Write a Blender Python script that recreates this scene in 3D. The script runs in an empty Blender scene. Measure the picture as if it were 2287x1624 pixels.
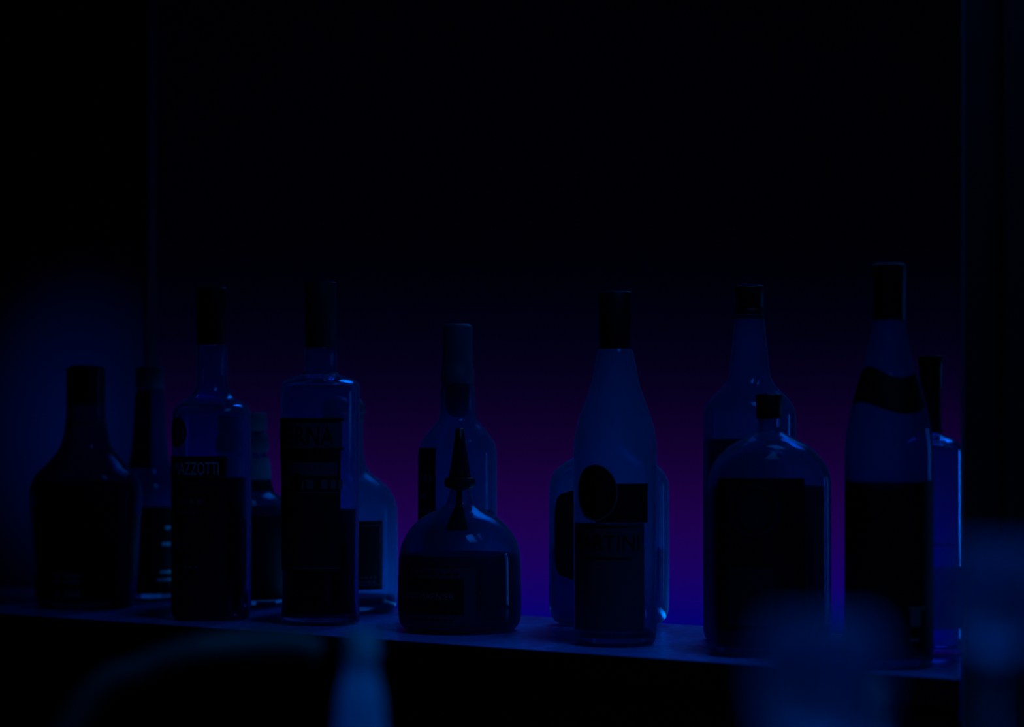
import bpy, bmesh, math, random
from mathutils import Vector
random.seed(7)
S = bpy.context.scene
COL = S.collection
PI = math.pi
F = 5000.0          # focal length in pixels of the 2287 x 1624 frame
H = 0.2             # lens height above the shelf top (shelf top is z = 0)
HY = 950.0          # horizon row
CX = 1143.5

# ---------------------------------------------------------------- materials
def mat(name):
    m = bpy.data.materials.new(name); m.use_nodes = True
    nt = m.node_tree
    for n in list(nt.nodes): nt.nodes.remove(n)
    out = nt.nodes.new('ShaderNodeOutputMaterial')
    return m, nt, out

def noise_fac(nt, scale, lo, hi, detail=4, stretch=None):
    tc = nt.nodes.new('ShaderNodeTexCoord')
    nz = nt.nodes.new('ShaderNodeTexNoise'); nz.inputs['Scale'].default_value = scale
    nz.inputs['Detail'].default_value = detail
    if stretch:
        mp = nt.nodes.new('ShaderNodeMapping'); mp.inputs['Scale'].default_value = stretch
        nt.links.new(tc.outputs['Object'], mp.inputs[0]); nt.links.new(mp.outputs[0], nz.inputs['Vector'])
    else:
        nt.links.new(tc.outputs['Object'], nz.inputs['Vector'])
    mr = nt.nodes.new('ShaderNodeMapRange')
    mr.inputs['To Min'].default_value = lo; mr.inputs['To Max'].default_value = hi
    nt.links.new(nz.outputs['Fac'], mr.inputs['Value'])
    return mr.outputs[0]

def plastic(name, col, rough=0.4, spec=0.4, var=0.15, bump=0.0, scale=40, metal=0.0, stretch=None):
    m, nt, out = mat(name)
    p = nt.nodes.new('ShaderNodeBsdfPrincipled')
    p.inputs['Roughness'].default_value = rough
    p.inputs['Specular IOR Level'].default_value = spec
    p.inputs['Metallic'].default_value = metal
    f = noise_fac(nt, scale, 1 - var, 1 + var, stretch=stretch)
    mx = nt.nodes.new('ShaderNodeMix'); mx.data_type = 'RGBA'; mx.blend_type = 'MULTIPLY'
    mx.inputs[0].default_value = 1.0; mx.inputs[6].default_value = (*col, 1)
    nt.links.new(f, mx.inputs[7]); nt.links.new(mx.outputs[2], p.inputs['Base Color'])
    if bump:
        b = nt.nodes.new('ShaderNodeBump'); b.inputs['Strength'].default_value = bump
        b.inputs['Distance'].default_value = 0.002
        nt.links.new(f, b.inputs['Height']); nt.links.new(b.outputs[0], p.inputs['Normal'])
    nt.links.new(p.outputs[0], out.inputs[0])
    return m

# the diffuse share is the veil's own reflection, the rest passes light on
def glass(name, tint, veil=0.1, veil_col=(0.1, 0.75, 1.0), rough=0.0, ior=1.45, rim=1.0):
    """tinted glass with a translucent veil (frosting, plus painted-in haze and bright rims)"""
    m, nt, out = mat(name)
    g = nt.nodes.new('ShaderNodeBsdfGlass')
    g.inputs['Color'].default_value = (*tint, 1); g.inputs['IOR'].default_value = ior
    g.inputs['Roughness'].default_value = rough
    t = nt.nodes.new('ShaderNodeBsdfTranslucent'); t.inputs['Color'].default_value = (*veil_col, 1)
    d = nt.nodes.new('ShaderNodeBsdfDiffuse'); d.inputs['Color'].default_value = (*veil_col, 1)
    m1 = nt.nodes.new('ShaderNodeMixShader'); m1.inputs[0].default_value = 0.12
    nt.links.new(t.outputs[0], m1.inputs[1]); nt.links.new(d.outputs[0], m1.inputs[2])
    m2 = nt.nodes.new('ShaderNodeMixShader')
    # veil thickened at grazing angles to paint bright rims
    lw = nt.nodes.new('ShaderNodeLayerWeight'); lw.inputs['Blend'].default_value = 0.5
    pw = nt.nodes.new('ShaderNodeMath'); pw.operation = 'POWER'; pw.inputs[1].default_value = 3.2
    nt.links.new(lw.outputs['Facing'], pw.inputs[0])
    ma = nt.nodes.new('ShaderNodeMath'); ma.operation = 'MULTIPLY_ADD'; ma.inputs[1].default_value = rim
    nt.links.new(pw.outputs[0], ma.inputs[0])
    nt.links.new(noise_fac(nt, 25, veil * 0.85, veil * 1.15), ma.inputs[2])
    ma.use_clamp = True
    nt.links.new(ma.outputs[0], m2.inputs[0])
    nt.links.new(g.outputs[0], m2.inputs[1]); nt.links.new(m1.outputs[0], m2.inputs[2])
    nt.links.new(m2.outputs[0], out.inputs[0])
    return m

def paper(name, col, trans=0.25, rough=0.6):
    m, nt, out = mat(name)
    f = noise_fac(nt, 120, 0.85, 1.15)
    mx = nt.nodes.new('ShaderNodeMix'); mx.data_type = 'RGBA'; mx.blend_type = 'MULTIPLY'
    mx.inputs[0].default_value = 1.0; mx.inputs[6].default_value = (*col, 1)
    nt.links.new(f, mx.inputs[7])
    p = nt.nodes.new('ShaderNodeBsdfPrincipled'); p.inputs['Roughness'].default_value = rough
    p.inputs['Specular IOR Level'].default_value = 0.25
    t = nt.nodes.new('ShaderNodeBsdfTranslucent')
    nt.links.new(mx.outputs[2], p.inputs['Base Color']); nt.links.new(mx.outputs[2], t.inputs['Color'])
    ms = nt.nodes.new('ShaderNodeMixShader'); ms.inputs[0].default_value = trans
    nt.links.new(p.outputs[0], ms.inputs[1]); nt.links.new(t.outputs[0], ms.inputs[2])
    nt.links.new(ms.outputs[0], out.inputs[0])
    return m

M = {}
M['clear'] = glass('clear_glass', (0.50, 0.80, 1.0), 0.04)
M['pale'] = glass('pale_blue_glass', (0.30, 0.70, 0.84), 0.22)
M['smoky'] = glass('smoky_glass', (0.28, 0.60, 0.80), 0.17)
M['dim'] = glass('dim_glass', (0.15, 0.35, 0.55), 0.07)
M['black_glass'] = glass('dark_bottle_glass', (0.20, 0.40, 0.6), 0.12)
M['frost_thin'] = glass('thin_frosted_glass', (0.6, 0.85, 0.98), 0.12, (0.08, 0.55, 1.0), 0.15)
M['frost_thick'] = glass('thick_frosted_glass', (0.35, 0.65, 0.95), 0.7, (0.14, 0.85, 1.0), 0.25)
M['frost'] = glass('frosted_glass', (0.35, 0.65, 0.95), 0.42, (0.12, 0.75, 1.0), 0.25)
M['liquid'] = glass('dark_spirit', (0.03, 0.05, 0.09), 0.004, (0.1, 0.3, 0.6), 0.02, 1.36)
M['liquid_mid'] = glass('mid_spirit', (0.10, 0.2, 0.42), 0.02, (0.1, 0.35, 0.8), 0.03, 1.36)
M['liquid_pale'] = glass('pale_spirit', (0.35, 0.65, 1.0), 0.10, (0.1, 0.35, 0.9), 0.08, 1.34)
M['cap_black'] = plastic('black_cap', (0.012, 0.012, 0.014), 0.45)
M['cap_dark'] = plastic('dark_cap', (0.04, 0.05, 0.06), 0.5)
M['cap_blue'] = plastic('dull_blue_cap', (0.06, 0.13, 0.22), 0.5)
M['cap_pale'] = plastic('pale_blue_cap', (0.12, 0.25, 0.36), 0.5)
M['foil'] = plastic('dark_foil', (0.02, 0.02, 0.025), 0.35, metal=0.3)
M['cork'] = plastic('dark_stopper', (0.02, 0.015, 0.012), 0.8)
M['paper_dark'] = paper('dark_label_paper', (0.025, 0.035, 0.045), 0.35)
M['paper_black'] = paper('black_label_paper', (0.006, 0.006, 0.007), 0.05)
M['paper_mid'] = paper('grey_label_paper', (0.07, 0.10, 0.14), 0.4)
M['paper_pale'] = paper('pale_label_paper', (0.35, 0.45, 0.6), 0.45)
M['paper_glow'] = paper('thin_pale_label_paper', (0.5, 0.8, 1.0), 0.8)
M['paper_thin'] = paper('thin_grey_label_paper', (0.12, 0.24, 0.36), 0.6)
M['ink'] = paper('dark_ink', (0.008, 0.008, 0.01), 0.0)
M['letter'] = paper('pale_lettering', (0.75, 0.9, 1.0), 0.0)
M['letter_dim'] = paper('faint_lettering', (0.12, 0.18, 0.2), 0.1)

# ---------------------------------------------------------------- helpers
def obj(name, verts, faces, m, parent=None, smooth=True, loc=(0, 0, 0)):
    me = bpy.data.meshes.new(name); me.from_pydata(verts, [], faces); me.update()
    bm = bmesh.new(); bm.from_mesh(me)
    bmesh.ops.remove_doubles(bm, verts=bm.verts, dist=1e-6)
    bmesh.ops.recalc_face_normals(bm, faces=bm.faces)
    bm.to_mesh(me); bm.free()
    if smooth:
        for p in me.polygons: p.use_smooth = True
        try: me.set_sharp_from_angle(angle=math.radians(50))
        except Exception: pass
    me.materials.append(m)
    o = bpy.data.objects.new(name, me); COL.objects.link(o)
    o.location = loc
    if parent: o.parent = parent
    return o

def thing(name, label, cat, loc=(0, 0, 0), rz=0.0, group=None):
    o = bpy.data.objects.new(name, None); COL.objects.link(o)
    o.empty_display_size = 0.05
    o.location = loc; o.rotation_euler = (0, 0, rz)
    o['label'] = label; o['category'] = cat
    if group: o['group'] = group
    return o

def box_v(x0, x1, y0, y1, z0, z1):
    v = [(x, y, z) for z in (z0, z1) for x, y in ((x0, y0), (x1, y0), (x1, y1), (x0, y1))]
    f = [(0, 3, 2, 1), (4, 5, 6, 7), (0, 1, 5, 4), (1, 2, 6, 5), (2, 3, 7, 6), (3, 0, 4, 7)]
    return v, f

def prism(pts, z0, z1):
    n = len(pts)
    v = [(x, y, z0) for x, y in pts] + [(x, y, z1) for x, y in pts]
    f = [tuple(range(n))[::-1], tuple(range(n, 2 * n))]
    f += [(i, (i + 1) % n, n + (i + 1) % n, n + i) for i in range(n)]
    return v, f

def spline(pts, k=5):
    """smooth monotone-ish resample of [(z, r)]; repeated points make a corner"""
    out = []
    n = len(pts)
    for i in range(n - 1):
        p1, p2 = pts[i], pts[i + 1]
        if abs(p1[0] - p2[0]) < 1e-9 and abs(p1[1] - p2[1]) < 1e-9: continue
        p0 = pts[i - 1] if i > 0 else p1
        p3 = pts[i + 2] if i + 2 < n else p2
        L = math.hypot(p2[0] - p1[0], p2[1] - p1[1])
        def tan(a, b):
            d = math.hypot(b[0] - a[0], b[1] - a[1])
            if d < 1e-9: return (0, 0)
            return ((b[0] - a[0]) / d * L, (b[1] - a[1]) / d * L)
        t1, t2 = tan(p0, p2), tan(p1, p3)
        for j in range(k):
            t = j / k; a = 2*t**3 - 3*t**2 + 1; b = t**3 - 2*t**2 + t; c = -2*t**3 + 3*t**2; d = t**3 - t**2
            out.append(tuple(a * p1[q] + b * t1[q] + c * p2[q] + d * t2[q] for q in (0, 1)))
    out.append(tuple(pts[-1]))
    return out

NSEG = 72
class Shape:
    """cross-section family: circle at the neck blending to a super-ellipse body"""
    def __init__(s, rneck, rmax, n=2.0, dep=1.0):
        s.rn, s.rm, s.n, s.dep = rneck, rmax, n, dep
    def pt(s, th, r, z, off=0.0):
        w = 0.0 if s.rm <= s.rn else min(1, max(0, (r - s.rn) / (s.rm - s.rn)))
        w = w * w * (3 - 2 * w)
        n = 2 + (s.n - 2) * w; dep = 1 + (s.dep - 1) * w
        a, b = math.sin(th), -math.cos(th)
        x = math.copysign(abs(a) ** (2 / n), a) * (r + off)
        y = math.copysign(abs(b) ** (2 / n), b) * (r * dep + off)
        return (x, y, z)

def revolve(name, prof, m, parent, shape=None, seg=NSEG, smooth=True):
    """prof = closed-off list of (z, r); first and last r may be 0"""
    shape = shape or Shape(1, 1)
    v, f, rings = [], [], []
    for z, r in prof:
        if r < 1e-7:
            rings.append([len(v)]); v.append((0, 0, z))
        else:
            rings.append(list(range(len(v), len(v) + seg)))
            v += [shape.pt(2 * PI * i / seg, r, z) for i in range(seg)]
    for a, b in zip(rings, rings[1:]):
        for i in range(seg):
            j = (i + 1) % seg
            if len(a) == 1 and len(b) == 1: continue
            if len(a) == 1: f.append((a[0], b[j], b[i]))
            elif len(b) == 1: f.append((a[i], a[j], b[0]))
            else: f.append((a[i], a[j], b[j], b[i]))
    return obj(name, v, f, m, parent, smooth)

def rad(prof, z):
    for a, b in zip(prof, prof[1:]):
        if (a[0] - z) * (b[0] - z) <= 0 and abs(a[0] - b[0]) > 1e-9:
            t = (z - a[0]) / (b[0] - a[0]); return a[1] + t * (b[1] - a[1])
    return prof[-1][1] if z > prof[-1][0] else prof[0][1]

def inset(prof, t):
    out = []
    n = len(prof)
    for i in range(n):
        a, b = prof[max(0, i - 1)], prof[min(n - 1, i + 1)]
        dz, dr = b[0] - a[0], b[1] - a[1]
        L = math.hypot(dz, dr) or 1
        z, r = prof[i][0] + dr / L * t, prof[i][1] - dz / L * t
        out.append((z, max(r, 0.0015)))
    # keep z monotone
    res = [out[0]]
    for p in out[1:]:
        if p[0] > res[-1][0] + 1e-5: res.append(p)
    return res

class Bottle:
    def __init__(s, label, cx, ybase, prof, gm, n=2.0, dep=1.0, wall=0.0028, base=0.008, rz=0.0, name='liquor_bottle', group=None, seg=NSEG, cat='bottle'):
        s.last = None
        Y = H * F / (ybase - HY)
        s.Y, s.k, s.cx, s.yb = Y, Y / F, cx, ybase
        s.root = thing(name, label, cat, ((cx - CX) / F * Y, Y, 0), rz, group)
        pts = [((ybase - y) * s.k, hw * s.k) for y, hw in prof][::-1]
        s.prof = spline(pts)
        s.prof = [(max(z, 0.0), r) for z, r in s.prof]
        rmax = max(r for z, r in s.prof); rneck = s.prof[-1][1] * 1.25
        s.shape = Shape(rneck, rmax, n, dep)
        inn = inset(s.prof, wall)
        inn = [p for p in inn if p[0] > base]
        inn = [(base, inn[0][1] * 0.9)] + inn
        inn[-1] = (s.prof[-1][0], inn[-1][1])
        s.inn = inn
        full = [(0.0015, 0)] + [(0.0, s.prof[0][1] * 0.9)] + s.prof + inn[::-1] + [(base + 0.002, 0)]
        s.glass = revolve('glass_body', full, gm, s.root, s.shape)
    def z(s, y): return (s.yb - y) * s.k
    def swing(s, ang, arc, r):
        """angle reached after walking 'arc' metres round the section from angle 'ang' (radians)"""
        if abs(arc) < 1e-9: return ang
        n = max(3, int(abs(arc) / 0.0006)); da = math.copysign(0.004, arc)
        a, left = ang, abs(arc)
        p = s.shape.pt(a, r, 0)
        for _ in range(2000):
            q = s.shape.pt(a + da, r, 0)
            L = math.hypot(q[0] - p[0], q[1] - p[1])
            if L >= left: return a + da * left / max(L, 1e-9)
            left -= L; a += da; p = q
        return a
    def fill(s, ytop, m, name='liquid'):
        zt = s.z(ytop)
        p = [(z + (0.0002 if i == 0 else 0), r - 0.0003) for i, (z, r) in enumerate(s.inn) if z < zt]
        p = [(p[0][0] + 0.0001, 0)] + p + [(zt, rad(s.inn, zt) - 0.0003), (zt - 0.0004, 0)]
        return revolve(name, p, m, s.root, s.shape)
    def part(s, name, prof, m, round_only=True, shape=None):
        """solid of revolution given by [(y, hw)] rows from top to bottom"""
        p = [(s.z(y), hw * s.k) for y, hw in prof][::-1]
        p = [(p[0][0], 0)] + p + [(p[-1][0], 0)]
        return revolve(name, p, m, s.root, shape or Shape(1, 1))
    def cap(s, y0, y1, hw, m, name='cap', knurl=True):
        b = 3.0
        pr = [(y0, hw - b), (y0 + 1.0, hw - 1), (y0 + b, hw), (y1 - 1.5, hw), (y1 - 0.3, hw - 0.8)]
        o = s.part(name, pr, m)
        return o
    def sleeve(s, name, y0, y1, m, off=0.0004, a0=-180, a1=180, shape=True, thick=0.0002, rows=None, edge=None):
        """patch that hugs the glass between two rows and two angles (0 faces the camera)"""
        z0, z1 = s.z(y1), s.z(y0)
        rows = rows or max(2, int(abs(y1 - y0) / 12))
        full = abs(a1 - a0) >= 359.9
        cols = 72 if full else max(6, int(abs(a1 - a0) / 5))
        v, f = [], []
        def lay(o):
            st = len(v)
            for i in range(rows + 1):
                for j in range(cols + (0 if full else 1)):
                    u, w = j / cols, i / rows
                    aa, zz = a0 + (a1 - a0) * u, z0 + (z1 - z0) * w
                    if edge: aa, zz = edge(u, w, a0, a1, z0, z1)
                    v.append(s.shape.pt(math.radians(aa), rad(s.prof, zz), zz, o))
            return st
        A, B = lay(off), lay(off + thick)
        n = cols if full else cols + 1
        for i in range(rows):
            for j in range(cols):
                k = (j + 1) % n
                f.append((A + i*n + j, A + (i+1)*n + j, A + (i+1)*n + k, A + i*n + k))
                f.append((B + i*n + j, B + i*n + k, B + (i+1)*n + k, B + (i+1)*n + j))
        for j in range(cols):
            k = (j + 1) % n
            f.append((A + j, A + k, B + k, B + j)); f.append((A + rows*n + j, B + rows*n + j, B + rows*n + k, A + rows*n + k))
        if not full:
            for i in range(rows):
                for c in (0, cols):
                    f.append((A + i*n + c, A + (i+1)*n + c, B + (i+1)*n + c, B + i*n + c))
        o = obj(name, v, f, m, s.root)
        if name == 'label' or (name in ('name_band', 'side_label') ): s.last = o
        return o
    def disc(s, name, y, ang, hw, hh, m, off=0.0004, ring=None, thick=0.0003):
        """oval seal on the glass; ring = inner fraction for an open ring"""
        z0 = s.z(y); r0 = rad(s.prof, z0)
        v, f = [], []
        N = 48
        rr = [ring, 1.0] if ring else [0.0, 0.35, 0.7, 1.0]
        def lay(o):
            st = len(v)
            for q in rr:
                for i in range(N):
                    t = 2 * PI * i / N
                    zz = z0 + math.sin(t) * hh * s.k * q
                    aa = s.swing(math.radians(ang), math.cos(t) * hw * s.k * q, r0)
                    v.append(s.shape.pt(aa, rad(s.prof, zz), zz, o))
            return st
        A, B = lay(off), lay(off + thick)
        L = len(rr)
        for b, fl in ((A, 0), (B, 1)):
            for q in range(L - 1):
                for i in range(N):
                    j = (i + 1) % N
                    f.append((b + q*N + i, b + q*N + j, b + (q+1)*N + j, b + (q+1)*N + i))
        for q in ((0, L - 1) if ring else (L - 1,)):
            for i in range(N):
                j = (i + 1) % N
                f.append((A + q*N + i, A + q*N + j, B + q*N + j, B + q*N + i))
        return obj(name, v, f, m, s.root)
    def text(s, name, body, y, ang, size_px, m, off=0.0009, stretch=1.0, space=1.0, thick=0.0002, parent=None, arch=0.0):
        """lettering wrapped round the glass; y = base row, ang = angle of the text's centre"""
        cu = bpy.data.curves.new('lettering', 'FONT'); cu.body = body
        cu.size = size_px * s.k / 0.7; cu.align_x = 'CENTER'; cu.space_character = space
        cu.resolution_u = 3
        to = bpy.data.objects.new('tmp_text', cu); COL.objects.link(to)
        bpy.context.view_layer.update()
        dg = bpy.context.evaluated_depsgraph_get()
        me = bpy.data.meshes.new_from_object(to.evaluated_get(dg))
        bpy.data.objects.remove(to)
        bm = bmesh.new(); bm.from_mesh(me)
        ext = bmesh.ops.extrude_face_region(bm, geom=list(bm.faces))
        for g in ext['geom']:
            if isinstance(g, bmesh.types.BMVert): g.co.z += thick
        zb = s.z(y); r0 = rad(s.prof, zb)
        for vv in bm.verts:
            u, w, o = vv.co.x * stretch, vv.co.y, vv.co.z
            zz = zb + w + arch * u * u
            vv.co = s.shape.pt(s.swing(math.radians(ang), u, r0), rad(s.prof, zz), zz, off + o)
        bmesh.ops.recalc_face_normals(bm, faces=bm.faces)
        bm.to_mesh(me); bm.free()
        me.name = name; me.materials.clear(); me.materials.append(m)
        o = bpy.data.objects.new(name, me); COL.objects.link(o); o.parent = parent or s.last or s.root
        return o
    def bars(s, name, rows, m, off=0.0008, thick=0.0002, parent=None):
        """fine rules / worn marks: rows of (y0, y1, a0, a1), one mesh"""
        v, f = [], []
        for y0, y1, a0, a1 in rows:
            z0, z1 = s.z(y1), s.z(y0)
            c = max(1, int(abs(a1 - a0) / 5))
            st = len(v)
            for o in (off, off + thick):
                for zz in (z0, z1):
                    for j in range(c + 1):
                        v.append(s.shape.pt(math.radians(a0 + (a1 - a0) * j / c), rad(s.prof, zz), zz, o))
            n = c + 1
            for j in range(c):
                q = st + j
                f += [(q, q+1, q+n+1, q+n), (q+2*n, q+3*n, q+3*n+1, q+2*n+1), (q, q+2*n, q+2*n+1, q+1), (q+n, q+n+1, q+3*n+1, q+3*n)]
            f += [(st, st+n, st+3*n, st+2*n), (st+c, st+2*n+c, st+3*n+c, st+n+c)]
        return obj(name, v, f, m, parent or (s.root if name == 'neck_ring' else s.last) or s.root, smooth=False)

# ---------------------------------------------------------------- the setting
def front_y(X): return 1.998 - 0.686 * (X - 0.0125)
def back_y(X): return 2.361 - 0.677 * X
def struct(o):
    o['kind'] = 'structure'; return o

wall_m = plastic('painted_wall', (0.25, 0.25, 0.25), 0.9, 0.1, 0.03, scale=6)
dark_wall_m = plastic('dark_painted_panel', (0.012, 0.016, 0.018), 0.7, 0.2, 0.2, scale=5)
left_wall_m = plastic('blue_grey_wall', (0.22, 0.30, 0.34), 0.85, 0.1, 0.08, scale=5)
floor_m = plastic('dark_floor', (0.02, 0.02, 0.02), 0.8, 0.1)
trim_m = plastic('pale_trim', (0.08, 0.11, 0.13), 0.5, 0.3, 0.05)
struct(obj('wall_back', *box_v(-2.6, 2.4, 3.60, 3.66, -0.9, 1.6), wall_m, smooth=False))
struct(obj('floor', *box_v(-2.6, 2.4, -0.4, 3.66, -0.95, -0.9), floor_m, smooth=False))
# wall left of the opening, along the back edge of the shelf
x1 = -0.4385; x0 = -1.0
struct(obj('wall_left', *prism([(x0, back_y(x0) + 0.006), (x1, back_y(x1) + 0.006), (x1 + 0.012, back_y(x1) + 0.03), (x0, back_y(x0) + 0.04)], -0.9, 1.6), left_wall_m, smooth=False))
# slim pale strip that closes its end
struct(obj('trim_1', *prism([(x1, back_y(x1) + 0.002), (x1 + 0.0045, back_y(x1) - 0.001), (x1 + 0.006, back_y(x1) + 0.028), (x1 + 0.0015, back_y(x1) + 0.031)], 0.0, 1.6), trim_m, smooth=False))
# dark partition on the right, flush with the front corner of the shelf
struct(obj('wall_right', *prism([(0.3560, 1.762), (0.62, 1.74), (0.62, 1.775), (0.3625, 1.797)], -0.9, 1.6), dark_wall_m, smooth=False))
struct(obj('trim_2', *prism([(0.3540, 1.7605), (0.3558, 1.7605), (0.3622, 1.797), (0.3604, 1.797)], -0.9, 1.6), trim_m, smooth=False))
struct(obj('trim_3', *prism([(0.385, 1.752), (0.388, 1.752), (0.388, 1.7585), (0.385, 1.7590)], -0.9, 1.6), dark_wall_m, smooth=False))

# shelf
shelf_m, nt, out = mat('dark_glossy_shelf')
p = nt.nodes.new('ShaderNodeBsdfPrincipled')
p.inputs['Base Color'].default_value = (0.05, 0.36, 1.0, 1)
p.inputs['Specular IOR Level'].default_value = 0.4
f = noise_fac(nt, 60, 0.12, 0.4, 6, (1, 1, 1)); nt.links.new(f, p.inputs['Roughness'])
b = nt.nodes.new('ShaderNodeBump'); b.inputs['Strength'].default_value = 0.25; b.inputs['Distance'].default_value = 0.001
f2 = noise_fac(nt, 45, 0, 1, 3); nt.links.new(f2, b.inputs['Height']); nt.links.new(b.outputs[0], p.inputs['Normal'])
nt.links.new(p.outputs[0], out.inputs[0])
cab_m = plastic('black_cabinet_front', (0.006, 0.006, 0.006), 0.6, 0.2)
shelf = thing('back_bar_shelf', 'long dark glossy shelf carrying the whole row of liquor bottles', 'shelf', (0, 0, 0))
xl = -0.80; FR = (0.353, front_y(0.353)); BR = (0.4165, back_y(0.4165))
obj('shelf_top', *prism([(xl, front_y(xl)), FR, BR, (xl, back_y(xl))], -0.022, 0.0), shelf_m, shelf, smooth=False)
obj('edge_strip', *prism([(xl, front_y(xl) - 0.002), (FR[0], FR[1] - 0.002), FR, (xl, front_y(xl))], -0.024, -0.0006), cab_m, shelf, smooth=False)
d = 0.004
obj('front_panel', *prism([(xl, front_y(xl) + d), (FR[0], FR[1] + d), (FR[0] + .004, FR[1] + 0.03), (xl, front_y(xl) + 0.035)], -0.9, -0.022), cab_m, shelf, smooth=False)

# ---------------------------------------------------------------- bottles, left to right
G_FRONT = None
# 1 squat dark bottle at the left end
b1 = Bottle('squat broad-shouldered dark bottle, leftmost on the shelf, capped in black', 192, 1356,
    [(822, 43), (930, 44), (957, 47), (1000, 58), (1034, 84), (1060, 110), (1086, 122), (1116, 124), (1181, 119), (1289, 114), (1340, 109), (1352, 104), (1356, 98)],
    M['black_glass'], n=2.2, dep=0.8, wall=0.005)
b1.fill(1075, M['liquid'])
b1.cap(817, 905, 36, M['cap_black'])
b1.bars('neck_ring', [(938, 941, -180, 180), (948, 951, -180, 180)], M['letter_dim'], off=0.0003)
lab = b1.sleeve('label', 1130, 1330, M['paper_black'], a0=-60, a1=38)
b1.bars('label_print', [(1275 + 13*i, 1284 + 13*i, -27 + 0, -18) for i in range(2)] + [(1275 + 13*i, 1285 + 13*i, -15, 2) for i in range(2)] + [(1312, 1328, -26, -19), (1312, 1328, -14, 2)], M['letter_dim'], off=0.0008)
b1.sleeve('side_label', 1146, 1292, M['paper_mid'], a0=60, a1=78)
b1.bars('side_label_print', [(1150, 1190, 62, 75), (1198, 1240, 62, 75)], M['ink'], off=0.0008)

# 2 slim bottle behind it
b2 = Bottle('slim long-necked bottle with pale blue cap, just right of the squat dark bottle', 335, 1338,
    [(868, 28), (880, 31), (965, 36), (1000, 39), (1030, 44), (1056, 53), (1080, 66), (1105, 74), (1135, 76), (1320, 76), (1332, 74), (1338, 68)],
    M['smoky'])
b2.fill(1132, M['liquid'])
b2.cap(820, 868, 32, M['cap_blue'])
b2.sleeve('neck_foil', 872, 1045, M['paper_dark'], a0=-88, a1=12)
b2.sleeve('label', 1134, 1320, M['paper_black'], a0=-90, a1=80)
b2.bars('label_print', [(1165, 1178, -30, -16), (1212, 1222, -30, -16), (1236, 1242, -30, -20), (1208, 1216, 28, 44), (1270, 1276, 25, 50), (1288, 1293, 20, 50), (1172, 1180, 34, 44)], M['letter'], off=0.0008)

# 3 square-shouldered bottle with white lettering on a black band
b3 = Bottle('clear bottle with tall black cap, round seal and white capitals on a black band', 473, 1381,
    [(768, 33), (775, 35), (850, 35), (868, 39), (886, 50), (898, 66), (907, 78), (925, 85), (960, 86), (1360, 86), (1372, 84), (1381, 78)],
    M['clear'], n=3.0, dep=1.0)
b3.fill(1066, M['liquid'])
b3.cap(643, 771, 34, M['cap_black'])
b3.disc('seal', 966, -43, 26, 31, M['paper_thin'])
b3.disc('seal_rim', 966, -43, 27, 33, M['ink'], off=0.0007, ring=0.9)
b3.sleeve('name_band', 1018, 1068, M['paper_black'], a0=-89, a1=21)
b3.bars('band_border', [(1022, 1023.6, -89, 19), (1063, 1064.6, -89, 19), (1022, 1064.6, 18, 19.3)], M['letter_dim'], off=0.0009)
b3.text('lettering', 'RAMAZZOTTI', 1058.5, -17.5, 28, M['letter'], stretch=0.53, space=1.0)
b3.sleeve('label', 1070, 1385 - 14, M['paper_dark'], a0=-89, a1=21)
b3.bars('label_print', [(1076 + 300*i, 1077.4 + 300*i, -85, 16) for i in range(2) if i == 0] +
        [(1110 + 3 * (j % 2), 1122 + 3*(j % 2), -70 + 9*j, -65 + 9*j) for j in range(8)] +
        [(1140, 1145, -60 + 6*j, -57 + 6*j) for j in range(9)] + [(1258, 1264, -66 + 8*j, -61 + 8*j) for j in range(8)], M['letter_dim'], off=0.0008)
b3.disc('crest', 1212, -48, 16, 20, M['letter_dim'])

# 4 wide bottle behind 3, pale ribbed stopper
b4 = Bottle('stout wide bottle with ribbed pale stopper, half hidden between the two square bottles', 543, 1351,
    [(1010, 50), (1026, 58), (1052, 61), (1085, 64), (1098, 70), (1112, 88), (1135, 104), (1165, 112), (1195, 115), (1330, 114), (1345, 111), (1351, 104)],
    M['pale'], dep=0.85)
b4.fill(1128, M['liquid'])
b4.part('stopper', [(922, 50), (924, 53), (959, 54), (963, 51), (965, 45), (968, 51), (972, 55), (1000, 59), (1008, 57), (1012, 48)], M['cap_blue'])
b4.sleeve('neck_band', 1022, 1070, M['paper_pale'], a0=-90, a1=90)
b4.sleeve('neck_foil', 1071, 1096, M['paper_dark'], a0=-90, a1=90)
b4.sleeve('label', 1150, 1335, M['paper_black'], a0=-70, a1=60)
b4.bars('label_print', [(1336, 1346, 20, 45)], M['letter_dim'], off=0.0008)

# 5 tall square-shouldered bottle with the big illustrated label
b5 = Bottle('tallest square-shouldered clear bottle on the left half, tall dark cap and large crested label', 716, 1392,
    [(775, 34), (782, 36), (828, 36), (836, 40), (842, 58), (848, 74), (856, 84), (868, 87), (940, 87), (1150, 85), (1330, 84), (1375, 87), (1386, 86), (1392, 80)],
    M['clear'], n=2.8)
b5.fill(1138, M['liquid'])
b5.cap(630, 778, 35, M['cap_dark'])
b5.bars('neck_ring', [(832, 836, -180, 180)], M['letter_dim'], off=0.0002)
def lab5(u, w, a0, a1, z0, z1):
    return a0 + (a1 - a0) * u, z0 + (z1 - z0) * w
b5.sleeve('label', 934, 1270, M['paper_dark'], a0=-80, a1=28)
b5.sleeve('label_heading', 944, 1002, M['paper_thin'], a0=-80, a1=30, off=0.0007)
b5.bars('label_rule', [(934, 941, -80, 33), (1000, 1026, -78, 10), (1000, 1005, 10, 34)], M['ink'], off=0.0009)
b5.text('lettering', 'AVERNA', 993, -22, 41, M['ink'], off=0.0011, stretch=0.70, space=1.0)
b5.sleeve('label_panel', 1032, 1060, M['paper_thin'], a0=-66, a1=22, off=0.0007)
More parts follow.
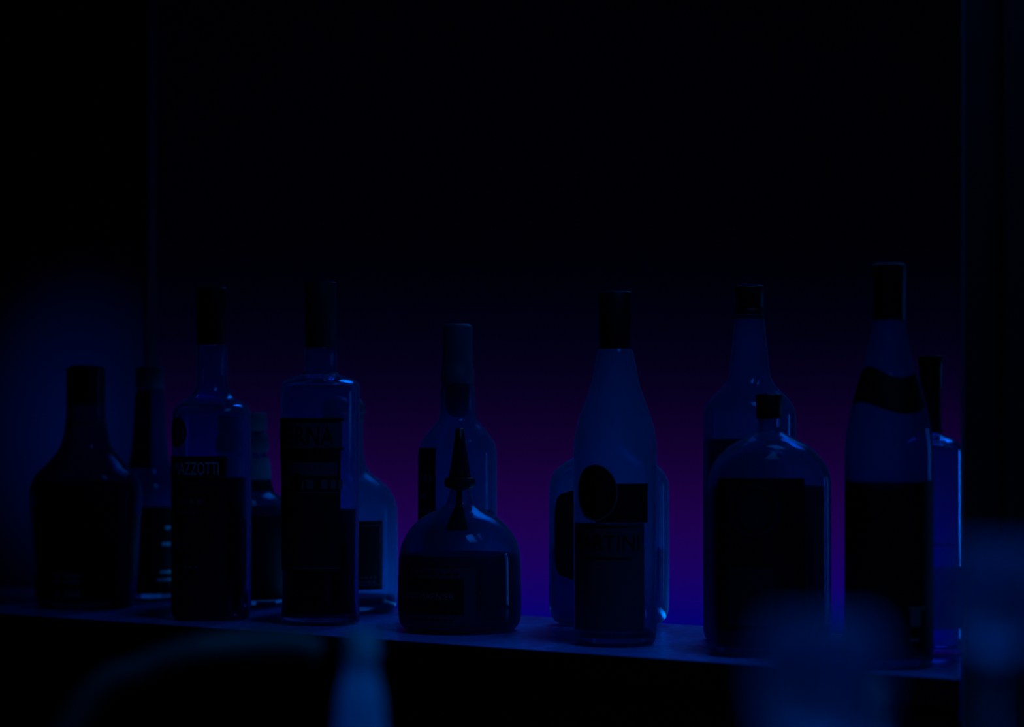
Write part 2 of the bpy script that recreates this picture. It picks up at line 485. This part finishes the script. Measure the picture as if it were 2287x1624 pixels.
b5.bars('label_print', [(1070, 1090, -64 + 11*j, -57 + 11*j) for j in range(9)] + [(1097, 1099, -70, 26), (1263, 1265, -70, 26)], M['letter_dim'], off=0.0009)
b5.disc('crest', 1076, -24, 13, 22, M['ink'], off=0.0012)

# 6 pale decanter-like bottle behind 5
b6 = Bottle('pale rounded-shoulder bottle with domed stopper and framed label, behind the tall crested bottle', 768, 1366,
    [(944, 42), (1007, 44), (1040, 50), (1056, 60), (1073, 81), (1091, 100), (1112, 112), (1140, 119), (1340, 119), (1358, 115), (1366, 108)],
    M['pale'], dep=0.8)
b6.fill(1330, M['liquid'])
b6.part('stopper', [(886, 10), (888, 26), (893, 38), (903, 46), (922, 48), (926, 44), (929, 43), (933, 46), (941, 45), (945, 42)], M['cap_blue'])
b6.sleeve('label', 1160, 1312, M['paper_dark'], a0=-45, a1=48)
b6.bars('label_border', [(1169, 1171, -42, 45), (1300, 1302, -42, 45), (1169, 1302, 44, 45.5)], M['letter_dim'], off=0.0009)
b6.bars('label_print', [(1282, 1287, 16 + 5*j, 19 + 5*j) for j in range(5)] + [(1292, 1297, 14 + 5*j, 18 + 5*j) for j in range(5)], M['letter_dim'], off=0.0009)

# 7 tall round bottle with the wooden stopper, behind the dome-shaped one
b7 = Bottle('tall round-shouldered bottle with long stopper rising directly behind the dome-shaped bottle', 1022, 1382,
    [(858, 35), (870, 38), (892, 39), (925, 40), (940, 45), (959, 61), (975, 74), (992, 83), (1017, 87), (1360, 87), (1374, 85), (1382, 78)],
    M['smoky'])
b7.part('stopper', [(725, 26), (727, 31), (731, 33), (800, 33), (826, 35), (828, 37), (856, 37), (858, 34)], M['cap_blue'])
b7.part('cork', [(860, 27), (905, 26), (925, 21), (933, 10)], M['cork'])
b7.fill(1140, M['liquid'])
b7.sleeve('label', 1000, 1230, M['paper_black'], a0=-90, a1=-32)
b7.bars('label_print', [(1058, 1075, -62 + 9*j, -57 + 9*j) for j in range(3)] + [(1100, 1112, -64, -52)] + [(1134, 1146, -62 + 9*j, -57 + 9*j) for j in range(3)], M['letter_dim'], off=0.0008)

# 8 dome-shaped squat bottle in front
b8 = Bottle('dome-shaped squat bottle with dark tapering neck, ribbon collar and broad dark label', 1027, 1408,
    [(1060, 19), (1088, 23), (1110, 28), (1125, 33), (1135, 45), (1144, 62), (1156, 85), (1170, 101), (1187, 115), (1206, 126), (1228, 133), (1252, 136), (1300, 137), (1372, 137), (1390, 133), (1402, 124), (1408, 113)],
    M['smoky'], wall=0.0035, base=0.012)
b8.fill(1236, M['liquid'])
b8.part('neck_foil', [(957, 6), (959, 9), (990, 13), (1030, 19), (1056, 23), (1064, 26), (1066, 25)], M['foil'])
b8.part('ribbon_collar', [(1066, 27), (1069, 33), (1078, 35), (1086, 33), (1090, 26)], M['paper_dark'])
# wax seal and two ribbon tails hanging from the collar
b8.sleeve('ribbon', 1088, 1180, M['paper_black'], a0=-14, a1=10, off=0.0008, thick=0.0006)
b8.disc('wax_seal', 1082, 0, 14, 13, M['cap_black'], off=0.004, thick=0.003)
b8.sleeve('label', 1262, 1388, M['paper_mid'], a0=-78, a1=16)
b8.sleeve('label_panel', 1284, 1362, M['paper_black'], a0=-78, a1=5, off=0.0007)
b8.text('lettering', 'GRAND MARNIER', 1330, -36, 15, M['letter_dim'], off=0.0011, stretch=0.9)
b8.bars('label_print', [(1271, 1275, -60 + 7*j, -56 + 7*j) for j in range(9)] + [(1372, 1376, -50 + 6*j, -47 + 6*j) for j in range(8)], M['ink'], off=0.0009)

# 9 wide bottle behind the centre-right tall one
b9 = Bottle('broad flask-like bottle with oval side label, showing on both sides behind the centre-right tall bottle', 1360, 1396,
    [(896, 33), (985, 34), (998, 42), (1010, 58), (1024, 82), (1040, 108), (1058, 125), (1081, 133), (1110, 134), (1340, 134), (1368, 131), (1385, 122), (1396, 102)],
    M['pale'], n=2.4, dep=0.62)
b9.fill(1225, M['liquid_mid'])
b9.cap(842, 897, 40, M['cap_black'])
def oval(u, w, a0, a1, z0, z1):
    k = math.sqrt(max(0.0, 1 - abs(2 * w - 1) ** 5))
    k = 0.35 + 0.65 * k
    c = (a0 + a1) / 2
    return c + (u - 0.5) * (a1 - a0) * k, z0 + (z1 - z0) * w
b9.sleeve('label', 1094, 1290, M['paper_dark'], a0=-62, a1=20, edge=oval, rows=24)

# 10 tall clear bottle with medallion label
b10 = Bottle('tall gently sloping bottle right of centre with black cap, medallion and long pale label', 1374, 1439,
    [(780, 37), (790, 41), (864, 56), (923, 77), (972, 90), (1010, 93), (1040, 93), (1400, 92), (1425, 90), (1434, 86), (1439, 78)],
    M['pale'])
b10.fill(1408, M['liquid'])
b10.cap(652, 781, 37, M['cap_black'])
b10.sleeve('label', 1165, 1402, M['paper_mid'], a0=-75, a1=40)
b10.sleeve('label_banner', 1078, 1164, M['paper_black'], a0=-30, a1=46, off=0.0007)
b10.disc('medallion', 1098, -30, 50, 62, M['paper_black'], off=0.0010)
b10.disc('medallion_rim', 1098, -30, 50, 62, M['letter_dim'], off=0.0014, ring=0.95)
b10.text('lettering', 'MARTINI', 1222, -20, 32, M['ink'], off=0.0009, stretch=0.95)
b10.bars('label_print', [(1171, 1173, -60, 28), (1240, 1243, -50, 20)], M['ink'], off=0.0008)

# 11 tall wide-necked bottle, right rear
b11 = Bottle('tall flared-neck clear bottle with dark screw cap, behind the broad round-shouldered bottle', 1674, 1430,
    [(702, 31), (711, 33), (805, 42), (836, 46), (852, 52), (868, 64), (888, 84), (904, 96), (921, 102), (950, 103), (1400, 103), (1420, 100), (1430, 92)],
    M['smoky'])
b11.fill(980, M['liquid'])
b11.part('cap', [(638, 28), (640, 32), (644, 33), (688, 33), (690, 31), (692, 33), (702, 33), (703, 30)], M['cap_black'])
b11.bars('neck_ring', [(706, 711, -180, 180)], M['cap_black'], off=0.0002)

# 12 broad round-shouldered bottle in front
b12 = Bottle('broad round-shouldered bottle full of dark spirit with square black cap, below the flared-neck bottle', 1718, 1462,
    [(932, 26), (962, 28), (972, 42), (984, 66), (998, 90), (1014, 107), (1032, 122), (1050, 131), (1070, 136), (1110, 137), (1430, 137), (1450, 134), (1462, 124)],
    M['smoky'], n=2.5, dep=0.7, wall=0.0035)
b12.fill(1085, M['liquid'])
b12.cap(880, 935, 30, M['cap_black'])
b12.sleeve('label', 1066, 1400, M['paper_black'], a0=-58, a1=24)
b12.disc('medallion', 1138, -14, 56, 58, M['paper_dark'], off=0.0008, ring=0.86)
b12.disc('emblem', 1140, -14, 34, 38, M['paper_dark'], off=0.0008)
b12.bars('label_print', [(1262, 1390, -42, 0)], M['paper_dark'], off=0.0008)
b12.sleeve('painted_streak', 1128, 1400, M['paper_mid'], a0=34, a1=46)  # highlight streak on the glass, painted as a paler strip

# 13 tall flute bottle at the right
b13 = Bottle('tallest slender bottle with dark neck band, last full one before the right partition', 1985, 1488,
    [(712, 36), (740, 39), (787, 48), (830, 60), (860, 70), (900, 81), (940, 90), (993, 97), (1030, 98), (1460, 98), (1480, 95), (1488, 88)],
    M['smoky'])
b13.fill(1077, M['liquid'])
b13.part('cap', [(590, 34), (592, 38), (630, 38), (632, 37), (712, 37), (715, 36)], M['cap_black'])
def wave(u, w, a0, a1, z0, z1):
    sh = 0.006 * math.sin(u * 6.0 + 0.5)
    return a0 + (a1 - a0) * u, z0 + (z1 - z0) * w + sh * 0.8
b13.sleeve('neck_band', 832, 912, M['paper_black'], a0=-85, a1=60, edge=wave)
def wave2(u, w, a0, a1, z0, z1):
    return a0 + (a1 - a0) * u, z0 + (z1 - z0) * w + 0.004 * math.cos(u * 7.0) * w
b13.sleeve('label', 1082, 1440, M['paper_black'], a0=-80, a1=66, edge=wave2, rows=30)
b13.bars('label_print', [(1348, 1356, 16, 42), (1356, 1392, 18, 34), (1418, 1424, 18, 32), (1458, 1462, 22, 44)], M['letter_dim'], off=0.0008)

# 14 small clear bottle at the far right
b14 = Bottle('clear bottle with small dark capsule, squeezed between the tallest slender bottle and the partition', 2078, 1468,
    [(868, 22), (960, 24), (972, 30), (980, 48), (990, 62), (1004, 68), (1030, 69), (1440, 69), (1460, 67), (1468, 60)],
    M['clear'], n=2.6)
b14.fill(1216, M['liquid_pale'])
b14.part('cap', [(795, 25), (797, 27), (824, 27), (826, 26), (868, 26), (870, 24)], M['cap_black'])
b14.sleeve('neck_label', 868, 966, M['paper_mid'], a0=-90, a1=90)
b14.sleeve('label', 1262, 1400, M['paper_glow'], a0=-70, a1=60)

# ---------------------------------------------------------------- foreground, out of focus, on the near bar
bar_m = plastic('near_bar_top', (0.01, 0.01, 0.012), 0.5, 0.3)
ZB = -0.12
bar = obj('bar_counter', *box_v(-0.7, 0.7, 0.40, 1.45, ZB - 0.04, ZB), bar_m, smooth=False)
bar['kind'] = 'structure'; bar.name = 'near_bar'  # near bar counter, out of view, carrying the foreground glassware
def at(x, y, Y): return ((x - CX) / F * Y, Y, H - (y - HY) / F * Y)

def fore(name, label, cat, x, Y, prof, m, part='body', group=None):
    """stemware / necks: prof in (row, half width) at distance Y, standing on the near bar"""
    k = Y / F
    X = (x - CX) * k
    r = thing(name, label, cat, (X, Y, ZB), 0, group)
    pts = [(H - (y - HY) * k - ZB, hw * k) for y, hw in prof][::-1]
    return r, pts, k

# pale bottle necks in the near foreground
r, pts, k = fore('soda_bottle', 'blurred pale bottle neck in the foreground below the dome-shaped bottle', 'bottle', 805, 1.1,
    [(1440, 36), (1500, 36), (1525, 42), (1560, 50), (1620, 55), (1700, 70), (1800, 120), (1900, 130), (2350, 130)], M['frost'], group='soda bottles on the near bar')
zt = pts[-1][0]
pts = [(0, pts[0][1])] + [(max(z, 0.004), q) for z, q in pts]
pf = spline(pts)
soda_parts = [revolve('glass_body', [(0, 0)] + pf + [(z, q - 0.002) for z, q in pf if z > 0.006][::-1] + [(0.006, 0)], M['frost_thick'], r),
    revolve('cap', [(zt - 0.006, 0), (zt - 0.006, 42 * k), (zt + 0.006, 40 * k), (zt + 0.007, 0)], M['cap_pale'], r)]
r2 = r.copy(); COL.objects.link(r2)
Y2 = 0.883; r2.location = ((1940 - CX) / F * Y2, Y2, ZB)
r2['label'] = 'blurred pale bottle neck at the bottom edge below the tallest slender bottle'
for q in soda_parts:
    c = q.copy(); COL.objects.link(c); c.parent = r2

def wineglass(label, x, Y, ytop, yw, hw, ybot, group):
    k = Y / F; X = (x - CX) * k
    r = thing('wine_glass', label, 'glass', (X, Y, ZB), 0, group)
    z = lambda y: H - (y - HY) * k - ZB
    R = hw * k; zt, zw, zb = z(ytop), z(yw), z(ybot)
    outp = spline([(zb, 0.004), (zb + 0.004, 0.45 * R), (zb + 0.35 * (zw - zb), 0.85 * R), (zw, R), ((zw + zt) / 2, 0.95 * R), (zt, 0.80 * R)])
    revolve('bowl', [(zb, 0)] + outp + [(q, max(w - 0.0012, 0.0008)) for q, w in outp if q > zb + 0.002][::-1] + [(zb + 0.003, 0)], M['frost_thin'], r)
    revolve('stem', [(0.004, 0), (0.004, 0.006), (0.012, 0.0038), (zb - 0.006, 0.0036), (zb, 0.006), (zb, 0)], M['frost_thin'], r)
    revolve('foot', [(0, 0), (0, 0.021), (0.002, 0.021), (0.0045, 0.005), (0.0046, 0)], M['frost_thin'], r)
    return r
wineglass('blurred large wine glass in the foreground below the broad round-shouldered bottle', 1835, 0.60, 1385, 1500, 150, 1690, 'foreground wine glasses')
wineglass('blurred wine glass in the foreground at the right edge, before the dark partition', 2225, 0.66, 1215, 1320, 105, 1470, 'foreground wine glasses')
# curved pale tube at the lower left
def tube(name, pts, rad_, m, parent=None, seg=16):
    P = [Vector(p) for p in pts]
    Q = []
    for i in range(len(P) - 1):
        p0 = P[i-1] if i else P[i]; p3 = P[i+2] if i + 2 < len(P) else P[i+1]
        for j in range(6):
            t = j / 6
            Q.append(0.5 * ((2*P[i]) + (P[i+1]-p0)*t + (2*p0 - 5*P[i] + 4*P[i+1] - p3)*t*t + (3*P[i] - p0 - 3*P[i+1] + p3)*t**3))
    Q.append(P[-1])
    v, f = [], []
    for i, q in enumerate(Q):
        d = (Q[min(i+1, len(Q)-1)] - Q[max(i-1, 0)]).normalized()
        a = d.cross(Vector((0, 1, 0))).normalized(); b = d.cross(a)
        for j in range(seg):
            t = 2*PI*j/seg
            v.append(tuple(q + (a*math.cos(t) + b*math.sin(t)) * rad_))
    for i in range(len(Q) - 1):
        for j in range(seg):
            k = (j+1) % seg
            f.append((i*seg+j, i*seg+k, (i+1)*seg+k, (i+1)*seg+j))
    f.append(tuple(range(seg))); f.append(tuple(range((len(Q)-1)*seg, len(Q)*seg))[::-1])
    return obj(name, v, f, m, parent)
chrome = plastic('satin_steel', (0.03, 0.035, 0.04), 0.6, 0.2, 0.05, metal=0.0)
tp = thing('bar_tap', 'blurred curved metal tap spout arching up from the lower left corner', 'tap', (at(40, 1650, 1.15)[0], 1.15, ZB))
o = tube('spout', [(0, 0, 0.004), (0, 0, 0.10), tuple(Vector(at(190, 1575, 1.15)) - tp.location), tuple(Vector(at(330, 1492, 1.15)) - tp.location), tuple(Vector(at(470, 1450, 1.15)) - tp.location), tuple(Vector(at(640, 1440, 1.17)) - tp.location), tuple(Vector(at(715, 1462, 1.17)) - tp.location)], 0.008, chrome, tp)
revolve('base', [(0, 0), (0, 0.022), (0.006, 0.022), (0.008, 0.012), (0.012, 0.010), (0.012, 0)], chrome, tp)

# ---------------------------------------------------------------- light
W = bpy.data.worlds.new('World'); S.world = W; W.use_nodes = True
W.node_tree.nodes['Background'].inputs[0].default_value = (0, 0, 0, 1)
W.node_tree.nodes['Background'].inputs[1].default_value = 0.0

def area(name, loc, target, sx, sy, power, col, spread=180):
    l = bpy.data.lights.new(name, 'AREA'); l.shape = 'RECTANGLE'; l.size = sx; l.size_y = sy
    l.energy = power; l.color = col; l.spread = math.radians(spread)
    o = bpy.data.objects.new(name, l); COL.objects.link(o); o.location = loc
    o.rotation_euler = (Vector(target) - Vector(loc)).to_track_quat('-Z', 'Y').to_euler()
    return o
# added unseen lamps low behind the shelf, made up for the wall gradient
area('blue_gradient_fill', (0.1, 3.30, -0.40), (0.1, 3.6, -0.08), 4.6, 0.03, 2.35, (0.0, 0.0, 1.0), 50)
area('magenta_gradient_fill', (0.1, 3.15, -0.50), (0.1, 3.6, 0.06), 4.6, 0.02, 0.15, (1.0, 0.0, 0.1), 24)
# added unseen blue fill below the shelf's rear edge, lighting bottles from behind
o = area('bottle_back_fill', (-0.015, back_y(-0.015) + 0.055, -0.013), (0, 0, 0), 1.0, 0.012, 0.42, (0.0, 0.26, 1.0), 120)
from mathutils import Matrix
ex = Vector((1, -0.677, 0)).normalized(); nf = (Vector((-0.677, -1, 0)).normalized() * 0.85 + Vector((0, 0, 0.5))).normalized()
ez = -nf; ey = ez.cross(ex)
o.rotation_euler = Matrix((ex, ey, ez)).transposed().to_euler()
# added tall blue fill beyond the right partition, for streaks on the glass
area('right_streak_fill', (1.25, 2.45, 0.12), (0.0, 1.9, 0.1), 0.06, 0.4, 0.10, (0.0, 0.20, 1.0), 90)
# added fills out of view: above the shelf, behind it, over the near bar
area('shelf_fill', (0.60, 1.5, 1.3), (0.20, 2.10, 0.0), 0.7, 0.5, 0.38, (0.0, 0.22, 1.0), 50)
area('rear_fill', (0.45, 3.1, 0.92), (0.20, 2.15, 0.0), 1.0, 0.4, 0.32, (0.0, 0.2, 1.0), 44)
area('foreground_fill', (0.25, 0.8, 0.9), (0.15, 0.95, -0.1), 0.5, 0.3, 1.6, (0.0, 0.27, 1.0), 90)
# added unseen fill off the shelf's left end, brightening the left wall
area('left_wall_fill', (-0.77, 2.38, 0.19), (-0.53, 2.72, 0.19), 0.1, 0.05, 0.015, (0.0, 0.08, 1.0), 54)

# ---------------------------------------------------------------- camera
cam = bpy.data.cameras.new('camera'); co = bpy.data.objects.new('camera', cam); COL.objects.link(co)
co.location = (0, 0, H); co.rotation_euler = (PI / 2, 0, 0)
cam.sensor_width = 36; cam.lens = F / 2287 * 36
cam.shift_y = (HY - 812) / 2287
cam.dof.use_dof = True; cam.dof.focus_distance = 2.12; cam.dof.aperture_fstop = 3.5
cam.clip_start = 0.05
S.camera = co
S.view_settings.view_transform = 'Standard'; S.view_settings.look = 'None'
S.view_settings.exposure = 0.0; S.view_settings.gamma = 1.0; S.view_settings.use_curve_mapping = False
S.cycles.max_bounces = 24; S.cycles.transmission_bounces = 24; S.cycles.glossy_bounces = 8; S.cycles.transparent_max_bounces = 16
S.cycles.use_denoising = True
